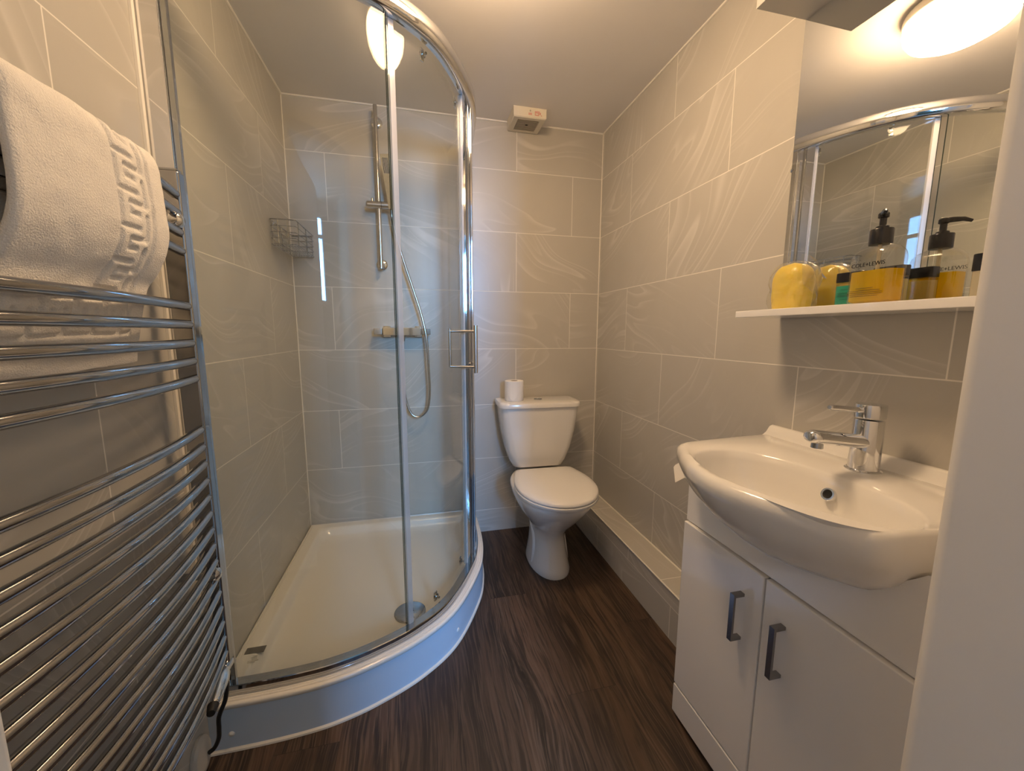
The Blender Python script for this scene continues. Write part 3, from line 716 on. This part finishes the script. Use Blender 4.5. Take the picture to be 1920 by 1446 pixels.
mb.loft([[Vector((1.035+r_*math.cos(a), -.115+r_*math.sin(a), z_)) for (a, r_), z_ in zip(pts, [(.773+.055*abs(1-k/4.)**1.5 if q == 0 else .869) for k in range(9)])] for q in (0, 1)], False, False, closed=False)
mb.build('loose_sheet', PAPER, tr)

# ------------------------------------------------------------------ vanity unit, basin, tap
VX, VY0, VY1 = 1.268, -1.700, -1.174
va = thing('vanity_unit', (1.41, -1.437, 0), 'white gloss two-door vanity cabinet under the basin', 'vanity unit')
YC = -1.437
def ztop(y):
    t = abs(y-YC)/.25; return min(.738 if y > YC else .775, .666+.105*t**2.6)
mb = MB()
mb.box((1.286, VY1-.016, .012), (1.541, VY1, .742), .001); mb.box((1.286, VY0, .012), (1.541, VY0+.016, .742), .001)
mb.box((1.286, VY0+.016, .10), (1.541, VY1-.016, .116)); mb.box((1.52, VY0+.016, .116), (1.541, VY1-.016, .62)); mb.build('carcass', CAB, va)
# fascia behind the bowl with its curved cut-out
mb = MB(); ys = [VY0+(VY1-VY0)*k/40 for k in range(41)]
mb.prism([(VY0, .607), (VY1, .607)]+[(y, ztop(y)) for y in reversed(ys)], lambda u, v, d: (d, u, v), 1.276, 1.290); mb.build('fascia', CAB, va)
MB().box((VX-.001, VY0, .012), (1.286, VY1, .0995), .0025).build('plinth', CAB, va)
for y0, y1, hy in ((YC+.002, VY1, -1.384), (VY0, YC-.002, -1.487)):
    d = MB().box((VX, y0, .1045), (1.2845, y1, .603), .0025, 3).build('door', CAB, va)
    pth = []
    mbh = MB(); w_ = .006
    prof = [(VX+.0005, .420), (VX-.028, .420), (VX-.028, .534), (VX+.0005, .534), (VX+.0005, .527), (VX-.0225, .527), (VX-.0225, .427), (VX+.0005, .427)]
    mbh.prism(prof, lambda u, v, dd: (u, dd, v), hy-w_, hy+w_); mbh.build('handle', HANDLE, d, ang=30)

ba = thing('wash_basin', (1.40, YC, .66), 'white semi-recessed ceramic basin with overflow on the vanity cabinet', 'basin')
NB = 72
def outer(sc_, z, xo=0.0, back=W-.0015):
    """rim outline: straight sides, shallow bowed front"""
    pts = []
    half = [(back, 0), (back, .10), (back, .20), (back, .262*sc_), (1.50, .262*sc_), (1.42, .258*sc_), (1.34, .252*sc_), (1.27, .246*sc_), (1.225, .240*sc_), (1.203, .228*sc_), (1.190, .205*sc_), (1.165, .160*sc_), (1.138, .100*sc_), (1.122, .045*sc_), (1.118, 0)]
    full = [(x, YC+y) for x, y in half]+[(x, YC-y) for x, y in reversed(half[1:-1])]
    return [Vector((x+xo*(1-(x-1.1)/.45), y, z)) for x, y in full]
def resamp(loop, n):
    L = [0]; N = len(loop)
    for i in range(N): L.append(L[-1]+(loop[(i+1) % N]-loop[i]).length)
    out = []
    for k in range(n):
        d = L[-1]*k/n
        for i in range(N):
            if L[i+1] >= d:
                t = (d-L[i])/(L[i+1]-L[i]+1e-12); out.append(loop[i].lerp(loop[(i+1) % N], t)); break
    return out
def shrink(loop, dx, s_y, z, backx):
    """pull the outline inwards: front by dx, sides scaled; the back stays on backx"""
    out = []
    for p in loop:
        t = min(1, max(0, (W-p.x)/(W-1.118)))
        out.append(Vector((min(backx, p.x+dx*t), YC+(p.y-YC)*s_y, z)))
    return out
R0 = resamp(outer(1, .835), 120)
def inner(hx, hy, z, cx=1.262, yo=-.030):
    pts = []
    for k in range(120):
        # match start direction of R0 (back centre) and its sense
        p = R0[k]; a = math.atan2((p.y-YC)/.215, (p.x-1.285)/.165)
        c, s_ = math.cos(a), math.sin(a); e = .83
        x = cx+hx*math.copysign(abs(c)**e, c); y = YC+yo+hy*math.copysign(abs(s_)**.83, s_)
        pts.append(Vector((x, y, z)))
    return pts
def mixl(a, b_, t, z=None): return [Vector((p.x+(q.x-p.x)*t, p.y+(q.y-p.y)*t, (p.z+(q.z-p.z)*t) if z is None else z)) for p, q in zip(a, b_)]
foot = inner(.115, .10, .635, 1.335)
def bshrink(dx, sy, z): return shrink(R0, dx, sy, z, 1.5415)
loops = [bshrink(.185, .18, .652), bshrink(.150, .40, .657), bshrink(.115, .62, .676), bshrink(.083, .775, .700), bshrink(.046, .90, .733), bshrink(.018, .972, .768), bshrink(.003, .998, .798), shrink(R0, -.001, 1.001, .815, 1.5425), shrink(R0, .002, .997, .828, 1.5425), shrink(R0, .010, .985, .8345, 1.5425), shrink(R0, .020, .97, .836, 1.541)]
I0 = inner(.122, .206, .8335); I1 = inner(.116, .200, .828); 
loops += [mixl(loops[-1], I0, .5, .8350), I0, I1, inner(.111, .194, .812), inner(.103, .180, .775, 1.266), inner(.090, .148, .738, 1.272), inner(.06, .10, .712, 1.285), inner(.02, .02, .705, 1.29)]
mb = MB(); mb.loft(loops); mb.build('bowl', CERAM, ba, ang=70)
# tap deck falls a little, raised upstand along the wall
mb = MB(); mb.loft([[Vector((x, YC+s_*yy, z)) for s_, yy in ((-1, 1), (1, 1))] and [Vector((x, y, z)) for x, z in ((W-.002, .826), (W-.002, .858), (W-.010, .861), (W-.020, .857), (W-.030, .842), (W-.050, .828))] for y in (YC-.262, YC-.255, YC, YC+.255, YC+.262)])
mb.build('upstand', CERAM, ba, ang=60)
ov = Vector((1.366, YC-.034, .794)); oa = Vector((-1, 0, .45))
orr = MB().lathe([(.0085, -.004), (.0085, .002), (.0095, .004), (.0125, .004), (.0135, .001), (.0135, -.004)], ov, oa, 28, cap=False).build('overflow_ring', CHROME, ba)
MB().lathe([(.0088, -.003), (.0088, -.0005), (.0001, -.0005)], ov, oa, 20).build('overflow_hole', DARK, orr)
MB().lathe([(.022, .0), (.022, .003), (.016, .005), (.0001, .006)], (1.29, YC, .7045), seg=28).build('basin_waste', CHROME, ba)

tx, ty, tz = 1.466, -1.459, .826
tp = thing('basin_tap', (tx, ty, tz), 'chrome single-lever mixer tap standing on the basin', 'tap')
MB().lathe([(.0285, .004), (.031, .006), (.031, .010), (.028, .012), (.0265, .011)], (tx, ty, tz), seg=40).build('base_ring', CHROME, tp)
body = MB().lathe([(.0262, .004), (.0258, .04), (.0252, .114), (.0246, .116), (.018, .117)], (tx, ty, tz), seg=48).build('tap_body', CHROME, tp, ang=30)
sp_ = MB(); sp_loops = []
for x_, z_, r_ in ((tx-.012, .068, .0165), (tx-.05, .073, .0165), (tx-.10, .080, .0163), (tx-.134, .085, .0158), (tx-.146, .0865, .0142), (tx-.1505, .087, .010)):
    lo2 = []
    for k in range(24):
        a = 2*PI*k/24; zz_ = math.sin(a); lo2.append(Vector((x_, ty+r_*1.12*math.cos(a), tz+z_+r_*(zz_ if zz_ > 0 else zz_*.75))))
    sp_loops.append(lo2)
sp_.loft(sp_loops); so = sp_.build('spout', CHROME, tp, ang=50)
MB().lathe([(.0100, 0), (.0105, -.012), (.0001, -.012)], (tx-.128, ty, tz+.076), seg=20).build('aerator', CHROME_D, so)
MB().lathe([(.018, .119), (.0258, .120), (.0262, .122), (.0262, .145), (.0255, .1475), (.0001, .149)], (tx, ty, tz), seg=48).build('lever_cap', CHROME, tp, ang=30)
MB().tube([(tx-.020, ty-.001, tz+.136), (tx-.110, ty-.004, tz+.146), (tx-.113, ty-.004, tz+.1463)], [.0055, .0055, .004], 16).build('lever', CHROME, tp)

# paper tag on a chrome hook at the cabinet's far end
tg = thing('paper_holder', (1.30, -1.10, .77), 'small white paper tag hanging from a chrome hook left of the basin', 'tag')
MB().tube(spline([(1.330, -1.1735, .752), (1.318, -1.14, .750), (1.305, -1.108, .752), (1.298, -1.10, .757), (1.295, -1.10, .766)], 5), .0028, 10).build('hook', CHROME, tg)
tq = [Vector(p) for p in [[1.2861, -1.09, 0.7257], [1.291, -1.09, 0.7318], [1.3137, -1.0989, 0.7493], [1.3275, -1.1212, 0.7397], [1.3148, -1.1339, 0.7086], [1.3072, -1.1255, 0.7093], [1.2776, -1.1129, 0.6878]]]; tn = Vector((-.62, -.60, .5)).normalized()*.0005
MB().loft([[p-tn for p in tq], [p+tn for p in tq]]).build('paper_tag', PAPER, tg, smooth=False)

# ------------------------------------------------------------------ mirror, canopy, shelf
MY1, MY0 = -1.160, -1.74
mi = thing('wall_mirror', (W, -1.45, 1.19), 'frameless wall mirror above the shelf reflecting the shower and lamp', 'mirror')
th = .008; MB().box((-.0045, MY0-MY1, 1.158), (0, 0, 1.893), mat=Matrix(((math.cos(th), -math.sin(th), 0, W-.0055), (math.sin(th), math.cos(th), 0, MY1), (0, 0, 1, 0), (0, 0, 0, 1)))).build('mirror_glass', MIRR, mi, smooth=False)
for z in (1.64-.10, ):
    MB().lathe([(.0001, .006), (.006, .005), (.007, .001), (.007, -.001)], (W-.0045, MY1-.002, z), (-1, 0, 0), 14).build('mirror_clip', CHROME_D, mi)
cn = thing('wall_cabinet', (1.47, -1.45, 1.895), 'grey-white cabinet canopy fixed above the mirror, only its underside seen', 'wall cabinet')
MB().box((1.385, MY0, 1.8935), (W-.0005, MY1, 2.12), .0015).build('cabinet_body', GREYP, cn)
sh = MB().box((1.396, MY0, 1.1575), (W-.0055, MY1+.002, 1.1745), .002).build('wall_shelf', CAB); tag(sh, 'narrow white shelf along the foot of the mirror', 'shelf')
SZ = 1.1746
# wrapped sponge
wp = thing('wrapped_sponge', (1.482, -1.245, SZ), 'yellow rounded sponge in crinkled clear film at the shelf\'s left end', 'sponge')
def blob(cx, cy, hw, hd, h, grow=0, nz=16, na=28, crk=0):
    mb = MB(); loops = []
    for i in range(nz+1):
        t = i/nz; z = SZ+.0008+(h+grow)*t
        k_ = max(0, 1-abs(2*t-1)**3.2)**.5 if t > .5 else (max(0, 1-(1-2*t)**5))**.5*.0+ (.90+.10*min(1, t*2.5))
        k_ = max(k_, .02)
        lp = []
        for j in range(na):
            a = 2*PI*j/na; c = crk*noise.noise(Vector((math.cos(a)*3, math.sin(a)*3, t*6)))
            lp.append(Vector((cx+(hd+grow)*k_*math.copysign(abs(math.cos(a))**.7, math.cos(a))*(1+c), cy+(hw+grow)*k_*math.copysign(abs(math.sin(a))**.7, math.sin(a))*(1+c), z)))
        loops.append(lp)
    return mb.loft(loops)
blob(1.478, -1.245, .046, .030, .114, crk=.05).build('sponge_block', SPONGE, wp, ang=60)
blob(1.478, -1.246, .051, .034, .117, .002, 26, 56, .20).build('film_wrap', FILM, wp, ang=20)
mb = MB(); mb.loft([[Vector((1.478+.03*math.cos(t), -1.290-.004*k+.006*math.sin(3*t), SZ+.112-.014*k-.018*math.sin(t*2+k))) for t in (0, .5, 1, 1.5, 2, 2.6)] for k in range(5)], False, False, closed=False); mb.build('film_tail', FILM, wp)
# pump bottle
def rbox_loop(cx, cy, hx, hy, z, p=4.0, n=40, rot=0):
    out = []
    for k in range(n):
        a = 2*PI*k/n; c, s_ = math.cos(a), math.sin(a)
        x = hx*math.copysign(abs(c)**(2/p), c); y = hy*math.copysign(abs(s_)**(2/p), s_)
        out.append(Vector((cx+x*math.cos(rot)-y*math.sin(rot), cy+x*math.sin(rot)+y*math.cos(rot), z)))
    return out
bx, by, BR = 1.4545, -1.4470, math.radians(-4)
bo = thing('pump_bottle', (bx, by, SZ), 'clear pump bottle of yellow liquid with black pump on the shelf', 'bottle')
HX, HY_ = .0255, .041
def bl(sx, sy, z, p=4.0): return rbox_loop(bx, by, sx, sy, z, p, rot=BR)
Z0 = SZ+.0006
mb = MB(); mb.loft([bl(HX-.004, HY_-.004, Z0), bl(HX, HY_, Z0+.004), bl(HX, HY_, Z0+.088), bl(HX-.001, HY_-.002, Z0+.098, 3.6), bl(HX-.005, HY_-.009, Z0+.107, 3), bl(HX-.012, HY_-.022, Z0+.1135, 2.4), bl(.0135, .0135, Z0+.116, 2), bl(.0130, .0130, Z0+.124, 2)]); shell = mb.build('bottle_shell', BOTTLE, bo, ang=50)
mb = MB(); mb.loft([bl(HX-.006, HY_-.006, Z0+.003), bl(HX-.002, HY_-.002, Z0+.006), bl(HX-.002, HY_-.002, Z0+.064)]); mb.build('liquid', YELLOWL, bo, ang=50)
MB().tube([(bx, by, Z0+.12), (bx, by, Z0+.06), (bx-.006, by+.016, Z0+.008)], .0035, 10).build('dip_tube', TUBEPL, bo)
MB().lathe([(.0178, .114), (.0182, .116), (.0182, .1415), (.0175, .143), (.008, .144)], (bx, by, Z0), seg=32).build('pump_collar', BLACK, bo, ang=30)
pu_ = MB().lathe([(.0105, .143), (.010, .148), (.0055, .150), (.0055, .163), (.0085, .165), (.0085, .172), (.006, .1745), (.0001, .175)], (bx, by, Z0), seg=24).build('pump_head', BLACK, bo, ang=40)
nd = Vector((-.80, -.60, 0)).normalized(); o_ = Vector((bx, by, Z0+.170))
MB().tube([o_-nd*.006, o_+nd*.012+Vector((0, 0, .001)), o_+nd*.030+Vector((0, 0, .0005)), o_+nd*.042+Vector((0, 0, -.004))], [.0055, .0055, .0042, .003], 12).build('nozzle', BLACK, pu_)
# brand lettering and small print on the front
cr, sr = math.cos(BR), math.sin(BR)
def bp(dx, dy, z): return Vector((bx+dx*cr-dy*sr, by+dx*sr+dy*cr, z))
text_obj('lettering', 'COLE+LEWIS', .0108, bp(-HX-.0005, -.002, Z0+.072), bp(0, -1, 0)-bp(0, 0, 0), (0, 0, 1), BLACK, bo)
mb = MB()
for k, (w_, z_) in enumerate(((.016, .030), (.030, .025), (.034, .0215), (.034, .018), (.026, .0145))):
    mb.prism([(-w_, Z0+z_), (w_, Z0+z_), (w_, Z0+z_+.0009), (-w_, Z0+z_+.0009)], lambda u, v, d: bp(d, u, v), -HX-.0008, -HX-.0002)
mb.build('small_print', pm('brown_ink', (.10, .07, .02), .6), bo, smooth=False)
# teal bottle
cx_, cy_ = 1.504, -1.368
te = thing('small_bottle', (cx_, cy_, SZ), 'small teal bottle with black top between sponge and pump bottle', 'bottle')
def tl(sx, sy, z, p=6): return rbox_loop(cx_, cy_, sx, sy, z, p, n=32)
mb = MB(); mb.loft([tl(.013, .026, Z0), tl(.0145, .0275, Z0+.003), tl(.0145, .0275, Z0+.046)]); mb.build('liquid', TEALL, te, ang=40)
mb = MB(); mb.loft([tl(.0152, .0282, Z0), tl(.0152, .0282, Z0+.0535)]); mb.build('bottle_shell', BOTTLE, te, ang=40)
mb = MB(); mb.loft([tl(.0148, .0280, Z0+.054), tl(.0155, .0287, Z0+.0545), tl(.0155, .0287, Z0+.0735), tl(.0145, .0277, Z0+.0745)]); mb.build('cap', BLACK, te, ang=40)
mb = MB()
for w_, z_ in ((.013, .037), (.020, .030), (.021, .026), (.021, .0225), (.014, .016)): mb.box((cx_-.0158, cy_-w_, Z0+z_), (cx_-.0153, cy_+w_, Z0+z_+.001))
mb.build('small_print', pm('dark_teal_ink', (.01, .12, .09), .6), te, smooth=False)
# pale bottle between the pump bottle and the mirror
cx3, cy3 = 1.4965, -1.4440
pb = thing('small_bottle', (cx3, cy3, SZ), 'small pale yellow bottle with black top hidden behind pump bottle, seen in the mirror', 'bottle')
def t3(sx, sy, z, p=6): return rbox_loop(cx3, cy3, sx, sy, z, p, n=32)
mb = MB(); mb.loft([t3(.012, .024, Z0), t3(.0130, .0255, Z0+.003), t3(.0130, .0255, Z0+.048)]); mb.build('liquid', PALEL, pb, ang=40)
mb = MB(); mb.loft([t3(.0137, .0262, Z0), t3(.0137, .0262, Z0+.0535)]); mb.build('bottle_shell', BOTTLE, pb, ang=40)
mb = MB(); mb.loft([t3(.0133, .0260, Z0+.054), t3(.0140, .0265, Z0+.0545), t3(.0140, .0265, Z0+.0735), t3(.0130, .0257, Z0+.0745)]); mb.build('cap', BLACK, pb, ang=40)
# bottle half hidden by the door jamb
cx2, cy2 = 1.497, -1.5975
hb_ = thing('jamb_bottle', (cx2, cy2, SZ), 'dark-capped bottle at the shelf\'s right end half hidden by the door jamb', 'bottle')
def t2(sx, sy, z, p=6): return rbox_loop(cx2, cy2, sx, sy, z, p, n=32)
mb = MB(); mb.loft([t2(.013, .026, Z0), t2(.0145, .0275, Z0+.003), t2(.0145, .0275, Z0+.046)]); mb.build('liquid', TUBEPL, hb_, ang=40)
mb = MB(); mb.loft([t2(.0155, .0287, Z0+.0465), t2(.0155, .0287, Z0+.0735), t2(.0145, .0277, Z0+.0745)]); mb.build('cap', BLACK, hb_, ang=40)
